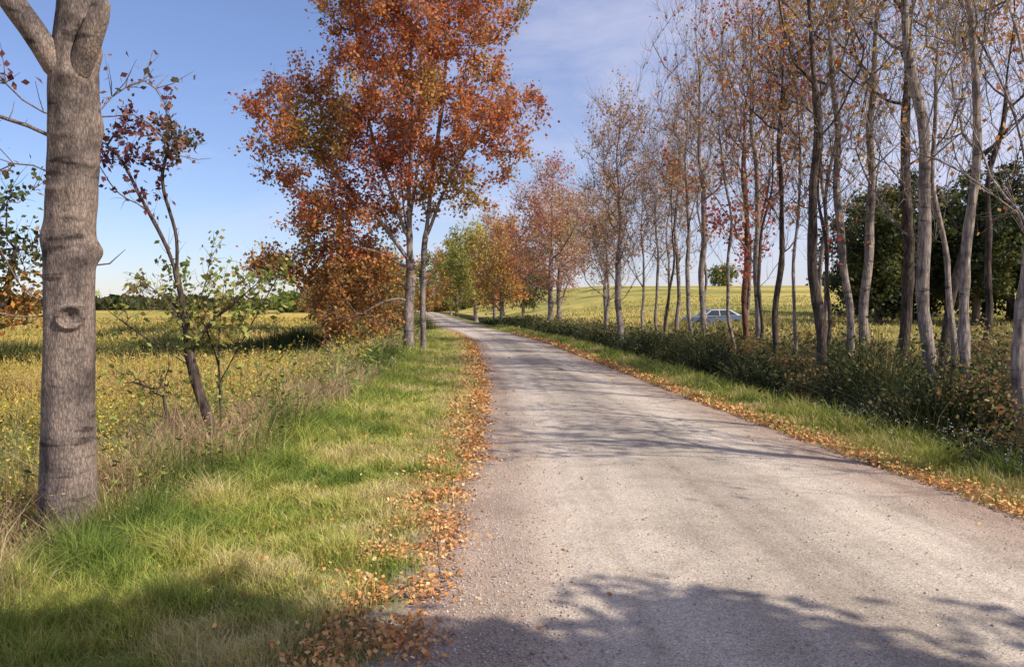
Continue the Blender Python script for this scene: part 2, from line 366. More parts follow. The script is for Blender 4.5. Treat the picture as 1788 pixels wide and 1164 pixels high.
rust=[(.34,.09,.045),(.46,.13,.055),(.54,.18,.07),(.60,.26,.09),(.50,.15,.055),(.56,.29,.09),(.36,.24,.07)]
pink=[(.50,.19,.16),(.58,.29,.21),(.62,.40,.26),(.56,.32,.25),(.52,.38,.22)]
redp=[(.46,.07,.08),(.54,.14,.11),(.58,.25,.14),(.58,.35,.17)]
oran=[(.66,.30,.08),(.60,.23,.06),(.55,.33,.11),(.45,.31,.09)]
gren=[(.10,.14,.03),(.17,.21,.045),(.28,.30,.07),(.42,.38,.10)]
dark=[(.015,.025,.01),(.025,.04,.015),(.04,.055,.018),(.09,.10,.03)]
purp=[(.13,.04,.06),(.22,.08,.08),(.32,.15,.11),(.12,.09,.05)]

# Big rust tree
zb=G(-3.64,27.8)
tree('maple_tree','tall two-stemmed maple with rust-orange leaves drooping low over grass',
 [[(-3.60,27.8,zb-.1),(-3.58,27.8,2.5),(-3.55,27.8,4.9),(-3.48,27.9,9.3),(-3.4,27.8,15)],
  [(-3.16,28.2,zb-.1),(-3.14,28.2,1.8),(-3.10,28.2,3.7),(-2.90,28.3,5.4),(-2.5,28.4,8.5),(-2.1,28.4,13)],
  [(-3.6,27.8,3.9),(-4.1,27.7,5.3),(-4.8,27.6,7.5),(-5.2,27.5,10.5)],
  [(-3.6,27.8,3.2),(-4.6,27.7,4.6),(-6.1,27.6,6.2),(-7.4,27.5,7.8)],
  [(-3.55,27.8,4.6),(-3.25,28.1,7.0),(-2.9,28.3,10.5),(-2.8,28.4,14)],
  [(-3.05,28.25,4.0),(-2.3,28.1,5.8),(-1.4,28,7.4),(-.6,28,9.2)],
  [(-3.62,27.8,2.9),(-4.5,27.6,3.4),(-5.6,27.5,3.7),(-6.8,27.5,3.8)],
  [(-3.62,27.8,2.3),(-4.5,27.9,2.6),(-5.6,27.9,2.5),(-6.9,27.8,1.8)],
  [(-3.62,27.8,1.9),(-4.3,27.4,1.8),(-5.2,27.3,1.3),(-6.0,27.2,.6)],
  [(-3.6,27.8,3.6),(-3.9,28.4,6.0),(-4.1,28.9,9.0)]],
 .18,[(-3.4,27.9,12.6,4.0,3.4,4.0,1.0),(-7.1,27.8,7.7,2.2,2.2,2.2,1.5),(-.5,28.2,8.1,1.8,2,2.0,1.4),(-4.2,27.6,8.0,3.3,2.8,2.8,1.),(-6.0,27.8,4.6,2.2,1.8,1.3,1.8),(-2.2,28.,6.0,1.8,1.8,1.6,.7),
  (-5.9,27.8,2.6,2.0,1.3,1.3,4.5),(-7.8,27.8,3.0,1.2,1.1,.6,5.0),(-5.4,27.6,1.0,1.6,1.,.5,5.)],
 1.3,820,15000,4.6,.135,rust,B_grey,step=.4,asc=.3,rtip=.008,twl=.65,kd=.2,coljit=2.2,taper=.2,palz=(3.2,[(.44,.19,.06),(.52,.25,.07),(.56,.32,.09),(.40,.15,.05),(.30,.22,.07)]))
zb=G(-6,36)
tree('maple_tree','low spreading maple with drooping brown leaves',
 [[(-6.2,36,zb-.1),(-6.3,36,2.0),(-6.6,36,4.0)]],.10,
 [(-7.0,36,2.2,2.2,1.8,1.3),(-5.6,36,2.8,1.4,1.4,1.3)],
 .5,120,1500,3.4,.15,[(.26,.15,.05),(.36,.20,.07),(.42,.26,.08),(.32,.28,.09),(.20,.20,.06)],B_grey,asc=.1,rtip=.007,twl=.7,kd=.3,coljit=2.)

# Big near trunk with knots
def bigtrunk(P,base):
    zz=np.linspace(-.45,7.5,620); sides=120
    px=hermite([-.45,-.24,1.83,3.15,4.02,5.5,7.5],[-3.475,-3.46,-3.40,-3.33,-3.28,-3.15,-3.1])(zz); py=6.1+.03*np.sin(zz*.9)
    th=np.linspace(0,2*np.pi,sides,endpoint=False); ZZ,TH=np.meshgrid(zz,th,indexing='ij')
    R=np.interp(ZZ,[-.45,-.3,.0,.8,2.2,3.4,3.9,7.5],[.27,.225,.202,.188,.176,.170,.135,.08])
    R=R+.005*np.sin(TH*4+ZZ*2)+.003*np.sin(TH*9-ZZ*3.1)+.004*np.sin(ZZ*5+TH)
    R=R+.002*np.sin(ZZ*23+1.5*np.sin(TH*2))*np.exp(-((ZZ-2.6)/.8)**2)
    f0=-1.05
    def ang(a): return (TH-a-f0+np.pi)%(2*np.pi)-np.pi
    def bump(a,z,wa,wz,h): return h*np.exp(-((ang(a)/wa)**2+((ZZ-z)/wz)**2))
    kz=1.60; ka=.0
    dk=np.sqrt((ang(ka)*.19/.10)**2+((ZZ-kz)/.095)**2)
    R=R+.030*np.exp(-((dk-.85)/.20)**2)-.024*np.exp(-(dk/.55)**4)+.012*np.exp(-((dk-.38)/.10)**2)
    R=R+bump(1.45,2.09,.45,.08,.055)+bump(.9,2.14,.45,.05,.024)+bump(.4,2.06,.4,.05,.016)+bump(-1.5,2.2,.4,.1,.022)+bump(1.4,3.05,.4,.12,.03)+bump(-.8,2.55,.5,.025,.015)+bump(.5,2.75,.6,.025,.014)+bump(-.3,2.95,.5,.025,.014)+bump(.0,2.35,.5,.02,.012)+bump(-.2,3.4,.5,.07,.032)-bump(.1,3.58,.2,.14,.06)+bump(.2,3.8,.5,.07,.03)+bump(1.3,3.6,.4,.1,.035)-bump(.3,1.0,.2,.2,.012)+bump(-.5,.5,.3,.05,.012)
    X=px[:,None]+R*np.cos(TH); Y=py[:,None]+R*np.sin(TH)
    V=np.stack([X,Y,ZZ],-1).reshape(-1,3)-base
    n=len(zz); i=np.arange(n-1)[:,None]*sides; j=np.arange(sides)[None,:]; k=(j+1)%sides
    F=np.stack([i+j,i+k,i+sides+k,i+sides+j],-1).reshape(-1,4)
    v2,f2=tube(np.array([[-3.24,6.02,3.42],[-3.14,5.98,3.62],[-3.05,5.95,3.80],[-3.01,5.94,3.92],[-3.0,5.94,3.94]])-base,np.array([.08,.085,.075,.06,.02]),14)
    return np.concatenate([V,v2]),np.concatenate([F,f2+len(V)])
zb=-.3
tree('maple_tree','thick grey-brown trunk with round knot and burls, rising from tall grass',
 [[(-3.46,6.1,zb),(-3.40,6.1,1.83),(-3.33,6.1,3.15),(-3.28,6.1,4.02),(-3.15,6.1,5.5),(-3.1,6.1,7.5)],
  [(-3.36,6.05,3.35),(-3.50,5.98,3.65),(-3.70,5.95,3.95),(-4.0,5.9,4.5),(-4.4,5.9,6.2)],
  [(-3.45,6.05,1.68),(-3.62,5.95,1.78),(-3.70,5.9,1.95),(-3.78,5.8,2.2),(-3.95,5.8,2.4),(-4.3,5.8,2.55)],
  [(-3.36,6.05,3.05),(-3.6,5.9,3.2),(-3.85,5.85,3.5),(-4.3,5.8,3.75)],
  [(-3.36,6.05,2.9),(-3.6,6.0,3.02),(-3.9,6.0,3.12),(-4.4,6.0,3.4)],
  [(-3.3,6.05,2.6),(-3.7,6.0,2.75),(-4.0,6.0,2.6)],
  [(-3.4,6.05,1.62),(-3.7,6.0,1.6),(-4.0,6.0,1.66),(-4.5,6,1.75)],
  [(-3.25,6.2,3.1),(-3.1,6.4,3.4),(-2.95,6.5,3.5),(-2.8,6.5,3.3)],
  [(-3.25,6.2,3.1),(-3.0,6.4,3.2),(-2.8,6.4,3.05),(-2.7,6.5,2.9)],
  [(-3.25,6.2,1.9),(-3.08,6.2,2.05),(-3.0,6.2,2.12)]],
 .2,[(-3.3,6.3,7.5,1.8,1.8,1.6),(-4.6,6,6.2,1.4,1.4,1.2,2.),(-3.85,5.95,3.3,.35,.3,.5,5.)],2.6,110,620,2.2,.06,purp,B_big,step=.2,rtip=.006,twl=.3,wob=0,kd=.06,custom=bigtrunk,coljit=1.)

# Sapling
ylg=[(.20,.25,.06),(.30,.34,.08),(.42,.42,.12),(.34,.25,.1)]
tree('young_tree','crooked young tree with sparse yellow-green and purple leaves',
 [[(-3.47,9.3,-.32),(-3.5,9.3,.1),(-3.67,9.3,.70),(-3.78,9.3,1.2),(-3.81,9.3,1.5),(-3.97,9.3,2.24),(-4.31,9.25,2.97),(-4.58,9.25,3.44),(-4.85,9.2,3.65)],
  [(-3.91,9.3,2.0),(-3.92,9.35,2.44),(-4.08,9.35,3.2),(-4.0,9.35,3.6),(-4.04,9.35,4.0)],
  [(-3.72,9.3,.95),(-4.0,9.2,1.15),(-4.37,9.1,1.43),(-4.84,9.0,1.85)],
  [(-3.5,9.3,.1),(-3.85,9.2,.2),(-3.98,9.15,.42),(-3.99,9.1,.75),(-3.9,9.1,1.1)],
  [(-3.5,9.3,.05),(-3.9,9.1,.15),(-4.3,9.0,.1),(-4.8,9.,.25)],
  [(-3.72,9.3,.9),(-3.9,9.2,1.25),(-4.2,9.2,1.2),(-4.5,9.1,1.3)],
  [(-3.76,9.3,1.1),(-3.5,9.3,1.5),(-3.25,9.3,1.7),(-2.95,9.3,1.95),(-2.75,9.3,2.1)],
  [(-3.8,9.3,1.45),(-3.6,9.3,1.85),(-3.48,9.3,2.35)],
  [(-3.82,9.3,1.5),(-4.1,9.3,1.8),(-4.4,9.3,2.05)],
  [(-4.2,9.25,2.8),(-4.5,9.2,2.95),(-4.75,9.2,3.3)]],
 .072,[(-3.15,9.3,1.75,.55,.5,.4),(-4.5,9.25,3.6,.5,.4,.35,1.3),(-3.9,9.3,3.65,.35,.3,.4,1.3),(-4.1,9.2,1.7,.6,.4,.4),(-4.2,9.1,.7,.6,.4,.4)],.05,80,640,2.3,.075,purp,B_dark,step=.16,asc=.2,rtip=.004,twl=.25,wob=.012,kd=.07,
 leafprob=lambda p:np.where(p[:,2]>2.9,1.1,np.where((p[:,0]>-3.75)&(p[:,2]>1.1),.5,.13)),coljit=.8,palz=(2.6,ylg))
tree('young_tree','leafy green young shoots beside tall grass',
 [[(-3.45,9.45,-.35),(-3.5,9.5,.6),(-3.5,9.5,1.3),(-3.42,9.5,2.0)],[(-3.47,9.5,.8),(-3.2,9.5,1.3),(-2.95,9.5,1.75),(-2.75,9.5,2.1)],[(-3.48,9.5,.9),(-3.7,9.5,1.5),(-4.1,9.5,2.05)]],
 .015,[(-3.0,9.5,1.75,.55,.3,.4),(-3.7,9.5,1.5,.6,.4,.5),(-4.2,9.5,1.9,.4,.3,.3)],.5,55,200,3.0,.085,ylg,B_dark,step=.16,asc=.3,rtip=.003,twl=.22,wob=.01,kd=.08,coljit=.6)

zb=G(-9.2,13)
tree('maple_tree','small maple with dark green and orange leaves',
 [[(-9.7,13,zb),(-9.6,13,2),(-9.4,13,4)]],.12,[(-8.4,13,2.0,1.0,1.2,.9,1.6),(-8.9,13,3.3,1.0,1.2,.9)],.5,90,600,4.2,.11,[(.07,.09,.03),(.1,.1,.03),(.16,.12,.04),(.55,.27,.06)],B_dark,asc=.2,rtip=.007,twl=.5,coljit=1.,palz=(1.7,[(.6,.28,.07),(.5,.2,.06),(.2,.16,.05)]))

# right-hand row
GR='bare autumn trees lining the lane'
spar=[(.58,.25,.09),(.62,.36,.13),(.54,.20,.07),(.52,.35,.13),(.62,.44,.17)]
sred=[(.44,.08,.07),(.54,.17,.08),(.60,.30,.11),(.60,.38,.14),(.56,.24,.09)]
def rowtree(lab,pts,R,top,cr,zmin,nt,ntw,lpt,pal,bk,ls=.12,dx=0,lp=None,rt=.0052,shift=0,asc=1.6,more=[],wob=.06):
    x0,y0=pts[0][0],pts[0][1]; zb=G(x0,y0)-.1
    path=[(x0,y0,zb)]+[(a,y0,b) for a,_,b in pts[1:]]
    xt=pts[-1][0]+dx; path.append((xt,y0,top))
    xm=(path[-2][0]+xt)/2
    el=[(xt+shift,y0,top-(top-zmin)*.28,cr*.85,cr*.85,(top-zmin)*.30,1.),(xm+shift,y0,zmin+(top-zmin)*.5,cr,cr,(top-zmin)*.38,.9)]
    if lp is None:
        sd=int(x0*91+y0*7)
        lp=lambda p:np.clip(vn(p[:,0]+.6*p[:,1],p[:,2],1.5,sd)*2.4-.6,.05,1.6)*np.clip(.4+(p[:,2]-2.5)/5,.3,1.3)
    return tree('maple_tree',lab,[path]+more,R,el,max(zmin*.7,1.35),int(nt*.85),int(ntw*.72),lpt*.85,ls,pal,bk,step=.4,asc=asc,rtip=rt,twl=.95,wob=wob,group=GR,kd=.22,coljit=2.5,leafprob=lp,curv=.10,taper=.3,upt=.55)
bare='tall slender tree, grey bark, nearly bare branches, sparse orange leaves'
rowtree('grey tree with long leaning limb and few leaves',[(6.15,9.5,0),(6.16,0,1.8),(6.15,0,3.2)],.085,7.6,1.7,3.0,60,600,.8,spar,B_grey,ls=.07,dx=-.1,rt=.006,
   more=[[(6.15,9.5,3.0),(5.95,9.45,3.75),(5.62,9.4,4.5),(5.2,9.3,5.15),(4.7,9.2,5.9)],[(6.14,9.5,2.2),(6.0,9.4,2.7),(5.6,9.3,2.95),(5.0,9.2,3.3),(4.3,9.1,3.5)]])
rowtree(bare,[(6.91,12,0),(6.88,0,2.6),(6.84,0,6.3)],.08,11,1.7,2.2,110,1100,.9,spar,B_grey,ls=.08)
rowtree(bare,[(7.43,14,0),(7.27,0,2.4),(7.12,0,4.2),(6.85,0,7)],.115,12,2.2,2.4,140,1300,1.,spar,B_grey,ls=.085,dx=-.3)
rowtree('dark leaning trunk with bare limbs in weeds',[(8.35,15.5,0),(8.66,0,2.26),(8.9,0,4.3)],.085,10,1.7,2.2,90,800,.9,spar,B_dark,dx=.3,ls=.09)
rowtree('dark tall tree with bare upper branches',[(8.88,18,0),(8.9,0,2.5),(8.84,0,5.3)],.125,13,2.2,2.8,130,1200,1.,spar,B_dark,dx=-.3,ls=.1)
rowtree(bare,[(8.41,19,0),(8.5,0,4.8),(8.55,0,8.9)],.11,13.5,2.1,2.8,130,1200,1.1,spar,B_grey,ls=.1)
rowtree(bare,[(7.8,18.2,0),(7.5,0,3.4),(7.2,0,7.3)],.09,12.5,1.9,2.8,120,1100,1.2,spar,B_grey,dx=-.4,ls=.1)
rowtree('dark straight trunk, red and orange leaves scattered on limbs',[(6.61,17,0),(6.42,0,3.9),(6.33,0,8.2)],.11,12.8,2.2,3.0,140,1300,1.3,spar+sred[:2],B_dark,ls=.1)
rowtree('thin pole-like young tree with few leaves',[(7.1,20,0),(7.13,0,5)],.045,9,1.2,3,50,450,1.,sred,B_grey,ls=.1)
rowtree('slender dark trunk with scattered red leaves',[(6.82,20.5,0),(6.87,0,4),(6.87,0,7)],.08,11,1.7,2.4,110,1000,1.5,sred,B_dark,ls=.11)
rowtree('tall tree with pinkish bare twigs and red leaves',[(7.43,24,0),(7.35,0,4.3),(7.1,0,9.1)],.10,13,2.2,2.5,140,1300,1.2,sred,B_grey,ls=.12)
rowtree('trunk wrapped in red vine, sparse red leaves',[(7.74,26,0),(7.6,0,3),(7.55,0,6)],.10,12,2.0,1.6,120,1100,1.5,redp[:2]+sred[:2],B_red,ls=.13,lp=lambda p:np.exp(-((p[:,2]-3.9)/1.1)**2)+.04)
rowtree('slim bare tree with crooked grey trunk',[(7.9,27,0),(8.0,0,4),(7.8,0,7)],.07,12,1.8,2.5,90,900,1.,spar,B_grey,ls=.12)
rowtree('tall grey tree with crimson leaf patch on lower limbs',[(7.0,29,0),(6.85,0,6.9),(6.65,0,11)],.115,14,2.4,3.,140,1500,.6,sred[:3],B_grey,rt=.0065,ls=.13,lp=lambda p:np.exp(-((p[:,2]-7.0)/.7)**2)+.10)
rowtree(bare,[(6.95,31,0),(6.75,0,7.3)],.09,12,2.1,3.,110,1200,1.,pink,B_grey,rt=.0065)
rowtree('slim bare tree with pale pink twigs',[(7.1,34,0),(7.,0,5)],.09,10.5,1.8,2.,90,1100,1.,pink,B_grey,rt=.0065)
rowtree('slim bare tree with pale pink twigs',[(6.6,36,0),(6.5,0,5)],.07,9.6,1.7,2.,90,1100,1.,pink,B_grey,rt=.0065)
rowtree('slim bare tree with pale pink twigs',[(6.3,38,0),(6.2,0,5)],.07,9.,1.7,2.,90,1100,1.,pink,B_grey,rt=.0065)
rowtree('upright tree with thin pinkish-orange foliage',[(4.45,33,0),(4.42,0,4),(4.38,0,8)],.14,10.6,2.0,1.4,220,3000,1.7,pink+spar,B_grey,rt=.0065,ls=.11,asc=1.3,lp=lambda p:np.clip(vn(p[:,0],p[:,2],1.5,7)+.6,.1,2))
rowtree('slim tree with thin pinkish foliage',[(5.3,45,0),(5.3,0,5)],.12,9.,2.,1.6,110,1400,2.,pink,B_grey,rt=.008,ls=.14)
rowtree('slim tree with thin pinkish foliage',[(4.9,41,0),(4.9,0,4)],.09,7.5,1.7,1.5,90,1200,2.,pink,B_grey,rt=.008,ls=.14)
comp=[(7.9,14.2,-.3,-.6,.055,9.5),(9.6,16.5,.3,.6,.07,10.5),(7.1,18.6,.25,.5,.05,9),(7.25,18.3,-.1,-.5,.045,9),
      (8.3,21,-.2,.2,.06,10.5),(7.2,23.6,.25,.5,.05,10),(6.95,24.8,-.25,-.4,.055,10.5),(8.0,26.6,.3,.6,.05,10.5),(7.7,31.5,-.2,-.3,.06,10.5),(6.4,33,.2,.1,.055,9.5),(7.4,38,.0,.3,.07,9)]
for i,(x,y,l1,l2,R_,tp) in enumerate(comp):
    rowtree(['slim crooked grey tree, bare twigs, in roadside clump','slim dark crooked tree with a few orange leaves'][i%2],
      [(x,y,0),(x+l1*.6,0,1.8),(x+l1,0,3.8)],R_,tp,1.5,1.9,60,600,[.6,1.0][i%2],[spar,spar+sred][i%2],[B_grey,B_dark][i%2],ls=.09+.002*y,dx=l2,wob=.09,rt=.005)

def farx(x,y,top,cx,r,rz,R,pal,lab,nl=9000,ls=.22,zmin=1.2,nt=120,bk=B_grey,asc=.7,ryf=1.,grp=None,extra=None,twn=1500,rt=.012):
    zb=G(x,y); cz=top-rz
    el=[(x+cx,y,cz,r,r*ryf,rz)]+(extra or [])
    return tree('maple_tree',lab,[[(x,y,zb-.1),(x+cx*.5,y,zb+(top-zb)*.4),(x+cx,y,top-.6)]],R,el,zb+zmin,nt,twn,nl/twn,ls,pal,bk,step=.6,asc=asc,rtip=rt,twl=1.0,group=grp,kd=.4,coljit=4)
farx(2.6,55,11.4,.2,3.3,4.7,.2,redp+pink+[(.60,.44,.18),(.55,.42,.16)],'round-crowned maple with pink and red autumn leaves',9000,.17,zmin=1.0,grp=GR,asc=.9,nt=200,twn=3200,rt=.009)
farx(3.6,62,10.5,.2,3,3.8,.2,pink,'round-crowned maple with thin pinkish leaves',3500,.2,grp=GR,twn=2200,rt=.01)
farx(-.9,70,9.0,0,2.7,4.1,.2,oran,'orange-leaved maple beside the lane',7000,.22,grp=GR)
farx(-3.6,80,10.,-.4,2.6,4.5,.2,gren[1:]+[(.55,.46,.12)],'yellow-green maple beside the lane',6000,.26,grp=GR)
farx(-2,92,13,0,3.6,5,.22,pink,'maple with pale pinkish crown by the lane',5000,.26,grp=GR,twn=2500)
farx(-7.5,108,11,0,3.4,5,.22,gren[1:]+oran[:1],'green and orange maple by the lane',6000,.3,grp=GR)
farx(-9.6,125,12,0,4,5.2,.22,pink,'maple with pale pinkish crown by the lane',5000,.33,grp=GR)
farx(1.5,105,9,0,3.5,4,.22,gren[:2]+dark[2:],'dark green roadside tree',6000,.3)
farx(-12,56,4.2,0,2.6,2.2,.12,gren[:3]+[(.24,.16,.06)],'scrubby green and brown shrub by field edge',5500,.2,zmin=.3,asc=.1)
farx(-9.5,60,4.8,0,2.2,2.4,.12,[(.26,.15,.06),(.38,.22,.08),(.3,.25,.08)],'brown scrub tree by field edge',5000,.2,zmin=.3,asc=.1)
farx(-13,75,6.5,0,2.8,3,.14,rust[:3]+gren[:2],'mixed brown and green roadside tree',6000,.25,zmin=.3,asc=.2)
farx(-17,100,8.5,0,3.8,4,.16,gren[:3]+rust[2:4],'mixed brown and green roadside tree',6500,.3,zmin=.3,asc=.2)
farx(-20.5,122,9.5,0,4,4.5,.16,oran+gren[:2],'orange and green roadside tree',6500,.35,zmin=.3,asc=.2)
farx(-15.8,150,11,0,5,5.5,.2,gren+oran,'yellow and green tree at lane bend',6500,.4,zmin=.3,asc=.2)
farx(-26,160,10,0,5,5.5,.2,gren+rust[:2],'green and brown tree at lane bend',6500,.4,zmin=.3,asc=.2)
farx(39.5,150,G(39.5,150)+3.8,0,2.6,1.9,.2,gren[:3],'small round green tree on the ridge',2500,.4,zmin=.3,asc=.2)
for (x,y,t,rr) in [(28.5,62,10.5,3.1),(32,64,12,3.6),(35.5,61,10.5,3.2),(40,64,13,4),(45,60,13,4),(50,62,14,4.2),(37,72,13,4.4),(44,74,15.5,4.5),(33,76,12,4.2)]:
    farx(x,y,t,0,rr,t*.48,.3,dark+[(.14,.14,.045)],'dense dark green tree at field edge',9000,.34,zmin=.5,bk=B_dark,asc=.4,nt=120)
farx(38,50,3.2,0,2.6,1.7,.1,gren[:3],'low bright green shrub before dark trees',5000,.18,zmin=.1,bk=B_dark,asc=.1,rt=.006)

shr=[(5.7,8.6,.8,.8),(6.6,10.6,1.2,1.),(7.6,11.6,1.4,1.),(5.9,11.4,.8,.7),(6.5,13.6,.95,.9),(8.4,13.6,1.5,1.1),(7.2,15.6,1.2,1.),(5.8,15.0,.7,.7),(9.2,16.6,1.5,1.2),(6.2,17.8,.8,.7),(7.9,18.6,1.2,1.),(8.6,21.6,1.4,1.1),(6.9,22.6,1.1,1.),(7.7,26.8,1.1,1.),(6.4,29.5,.8,.9),(4.4,36,.7,.8)]
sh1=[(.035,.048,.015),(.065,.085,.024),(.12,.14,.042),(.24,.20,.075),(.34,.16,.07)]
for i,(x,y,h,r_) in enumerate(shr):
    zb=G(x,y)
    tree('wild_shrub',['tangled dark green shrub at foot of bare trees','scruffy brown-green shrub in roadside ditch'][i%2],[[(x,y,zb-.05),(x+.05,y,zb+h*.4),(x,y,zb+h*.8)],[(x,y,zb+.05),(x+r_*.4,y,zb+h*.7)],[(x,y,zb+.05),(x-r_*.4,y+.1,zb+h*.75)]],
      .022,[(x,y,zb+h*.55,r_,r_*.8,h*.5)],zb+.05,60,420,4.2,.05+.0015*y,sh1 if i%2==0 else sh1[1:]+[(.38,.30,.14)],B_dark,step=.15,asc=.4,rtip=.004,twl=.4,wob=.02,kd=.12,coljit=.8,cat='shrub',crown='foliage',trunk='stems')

# neighbours of the row, out of the camera's view, whose shade falls on the lane
rowtree(bare,[(7.0,6.6,0),(7.0,0,3),(6.9,0,6)],.13,10.5,1.9,3.6,90,600,1.,spar,B_grey)
rowtree(bare,[(8.9,5.6,0),(8.8,0,3),(8.7,0,6)],.11,10.5,1.9,3.6,90,600,1.,spar,B_grey)
zb=G(7.4,-2.2)
tree('maple_tree','broad leafy maple standing beside the lane',[[(7.4,-2.2,zb-.1),(7.3,-2.2,4),(7.0,-2.0,8)]],.25,
 [(5.4,-.6,6.5,2.6,1.8,1.2,1.6),(8.3,-1.2,6.8,2.4,1.7,1.4),(3.3,-.55,6.3,1.7,1.5,.9,3.4),(6.2,-2.6,7,3.5,1.4,1.4,1.2),(5.0,-3.6,7.5,4,2,1.5,.8)],3.0,360,7000,18,.16,rust,B_grey,asc=.4,rtip=.01,twl=.65,kd=.3)

# ---------------------------------------------------------------- ground cover
def place(u,y,dz=0):
    x=cen(y)+u; return np.stack([x,y,hgt(x,y)+dz],1)
n=270000; y=ysamp(n,2.6,48,.85); dl=rng.random(n)**.9*2.9+.0
keep=rng.random(n)<np.clip(.06+dl/.75+.3*vn(y,dl,.5,31),.03,1); y=y[keep]; dl=dl[keep]
P=place(-(hw(y)+dl),y,-.01); n=len(y)
t=np.clip(.58+.45*vn(P[:,0],P[:,1],1.3,41)+.35*vn(P[:,0],P[:,1],.35,44)+.35*(1-dl/1.1),0,.999)
vp=[(.18,.25,.05),(.32,.375,.07),(.46,.465,.10),(.58,.52,.16),(.66,.54,.27)]
c=pick(vp,n,t); sc=(y/5)**.8
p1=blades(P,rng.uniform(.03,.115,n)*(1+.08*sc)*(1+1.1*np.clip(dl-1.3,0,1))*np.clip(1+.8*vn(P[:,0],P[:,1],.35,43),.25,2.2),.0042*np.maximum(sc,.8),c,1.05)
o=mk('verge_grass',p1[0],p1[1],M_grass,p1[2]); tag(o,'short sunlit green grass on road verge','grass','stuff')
n=70000; y=ysamp(n,5,60,.9); dr=rng.random(n)*1.7
keep=rng.random(n)<np.clip(.1+dr/.5+.3*vn(y,dr,.6,32),.05,1); y=y[keep]; dr=dr[keep]; n=len(y)
P=place(hw(y)+dr,y,-.01); t=np.clip(.5+.5*vn(P[:,0],P[:,1],1.2,42)+.2*vn(P[:,0],P[:,1],.4,45),0,.999); sc=(y/5)**.8
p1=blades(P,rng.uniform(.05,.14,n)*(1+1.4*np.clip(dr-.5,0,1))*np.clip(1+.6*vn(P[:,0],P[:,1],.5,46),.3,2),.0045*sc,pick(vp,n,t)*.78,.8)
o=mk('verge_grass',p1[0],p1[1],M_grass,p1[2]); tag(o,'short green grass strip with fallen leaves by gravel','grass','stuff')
# tall grass left
n=100000; y=ysamp(n,2.6,70,.8); dl=2.15+rng.gamma(2.2,.75,n)
P=place(-(hw(y)+dl),y,-.02); sc=(y/6)**.8
t=np.clip(.5+.7*vn(P[:,0],P[:,1],1.3,51)+.25*vn(P[:,0],P[:,1],.4,54),0,.999)
tp=[(.085,.13,.03),(.17,.20,.045),(.31,.28,.09),(.50,.39,.18),(.62,.47,.28),(.42,.26,.18)]
c=pick(tp,n,t); hh=rng.uniform(.2,.75,n)*np.clip((dl-1.8)/.9,.35,1)*np.clip(1+.6*vn(P[:,0],P[:,1],.7,52),.3,1.7)
mt=np.clip(np.hypot(P[:,0]+3.2,P[:,1]-5.4)/.9,.5,1); hh=hh*mt
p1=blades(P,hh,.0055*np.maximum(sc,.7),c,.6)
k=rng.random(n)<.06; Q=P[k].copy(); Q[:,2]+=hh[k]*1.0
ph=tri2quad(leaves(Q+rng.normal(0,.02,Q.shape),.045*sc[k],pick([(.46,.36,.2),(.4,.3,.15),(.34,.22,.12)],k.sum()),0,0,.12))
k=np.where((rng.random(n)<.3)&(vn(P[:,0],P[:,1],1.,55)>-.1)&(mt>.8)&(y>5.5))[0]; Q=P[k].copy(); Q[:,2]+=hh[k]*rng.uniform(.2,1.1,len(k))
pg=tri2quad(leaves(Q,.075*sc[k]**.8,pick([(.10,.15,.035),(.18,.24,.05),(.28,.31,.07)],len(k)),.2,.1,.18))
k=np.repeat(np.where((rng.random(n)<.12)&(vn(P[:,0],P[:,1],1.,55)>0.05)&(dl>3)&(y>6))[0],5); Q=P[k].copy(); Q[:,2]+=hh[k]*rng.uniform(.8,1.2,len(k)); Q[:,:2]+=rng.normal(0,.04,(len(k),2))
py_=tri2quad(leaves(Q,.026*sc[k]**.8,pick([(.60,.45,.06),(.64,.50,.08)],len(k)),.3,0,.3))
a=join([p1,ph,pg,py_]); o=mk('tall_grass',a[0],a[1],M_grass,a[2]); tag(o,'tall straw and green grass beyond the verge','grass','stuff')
# goldenrod field
n=160000; y=ysamp(n,5,120,.8); lo=-.9*y-3; hi=cen(y)-hw(y)-3.6; x=lo+(hi-lo)*rng.random(n)
P=np.stack([x,y,hgt(x,y)-.02],1); sc=(y/8)**.85
f=vn(x*.22,y,5,61)+.5*vn(x*.5,y,1.8,62)+.25*vn(x,y,.7,63)
hs=np.interp(y,[5,40,120],[1,.75,.3])
hh=rng.uniform(.35,.85,n)*hs*np.clip(1+.5*f,.35,1.7)
gp=[(.12,.14,.035),(.23,.22,.05),(.40,.33,.085),(.56,.43,.11),(.62,.47,.15),(.50,.36,.15)]
c=pick(gp,n,np.clip(.52+.5*f,0,.999))
nearp=np.exp(-((y-13)/6)**2)
yel=rng.random(n)<np.clip(-.02+.25*f*np.interp(y,[15,35],[1,.3])+.34*nearp,.0,.7)
p1=blades(P,hh,.012*sc,c,.6)
k=np.where(yel)[0]; k=np.repeat(k,6); Q=P[k].copy(); Q[:,2]+=hh[k]*rng.uniform(.45,1.1,len(k)); Q[:,:2]+=rng.normal(0,.06,(len(k),2))*np.minimum(sc[k],3)[:,None]
yc=pick([(.60,.46,.08),(.64,.50,.09),(.54,.42,.09),(.46,.38,.09)],len(k))
ph=tri2quad(leaves(Q,.022*sc[k]**.85,yc,.3,.0,.25))
k=rng.random(n)<.5; Q=P[k].copy(); Q[:,2]+=hh[k]*rng.uniform(.2,.9,k.sum())
pg=tri2quad(leaves(Q,.06*sc[k]**.8,pick(gp,k.sum(),np.clip(.3+.5*f[k],0,.99)),.2,.1,.2))
a=join([p1,ph,pg]); o=mk('goldenrod_field',a[0],a[1],M_grass,a[2]); tag(o,'field of golden-olive goldenrod and grass','wildflowers','stuff')
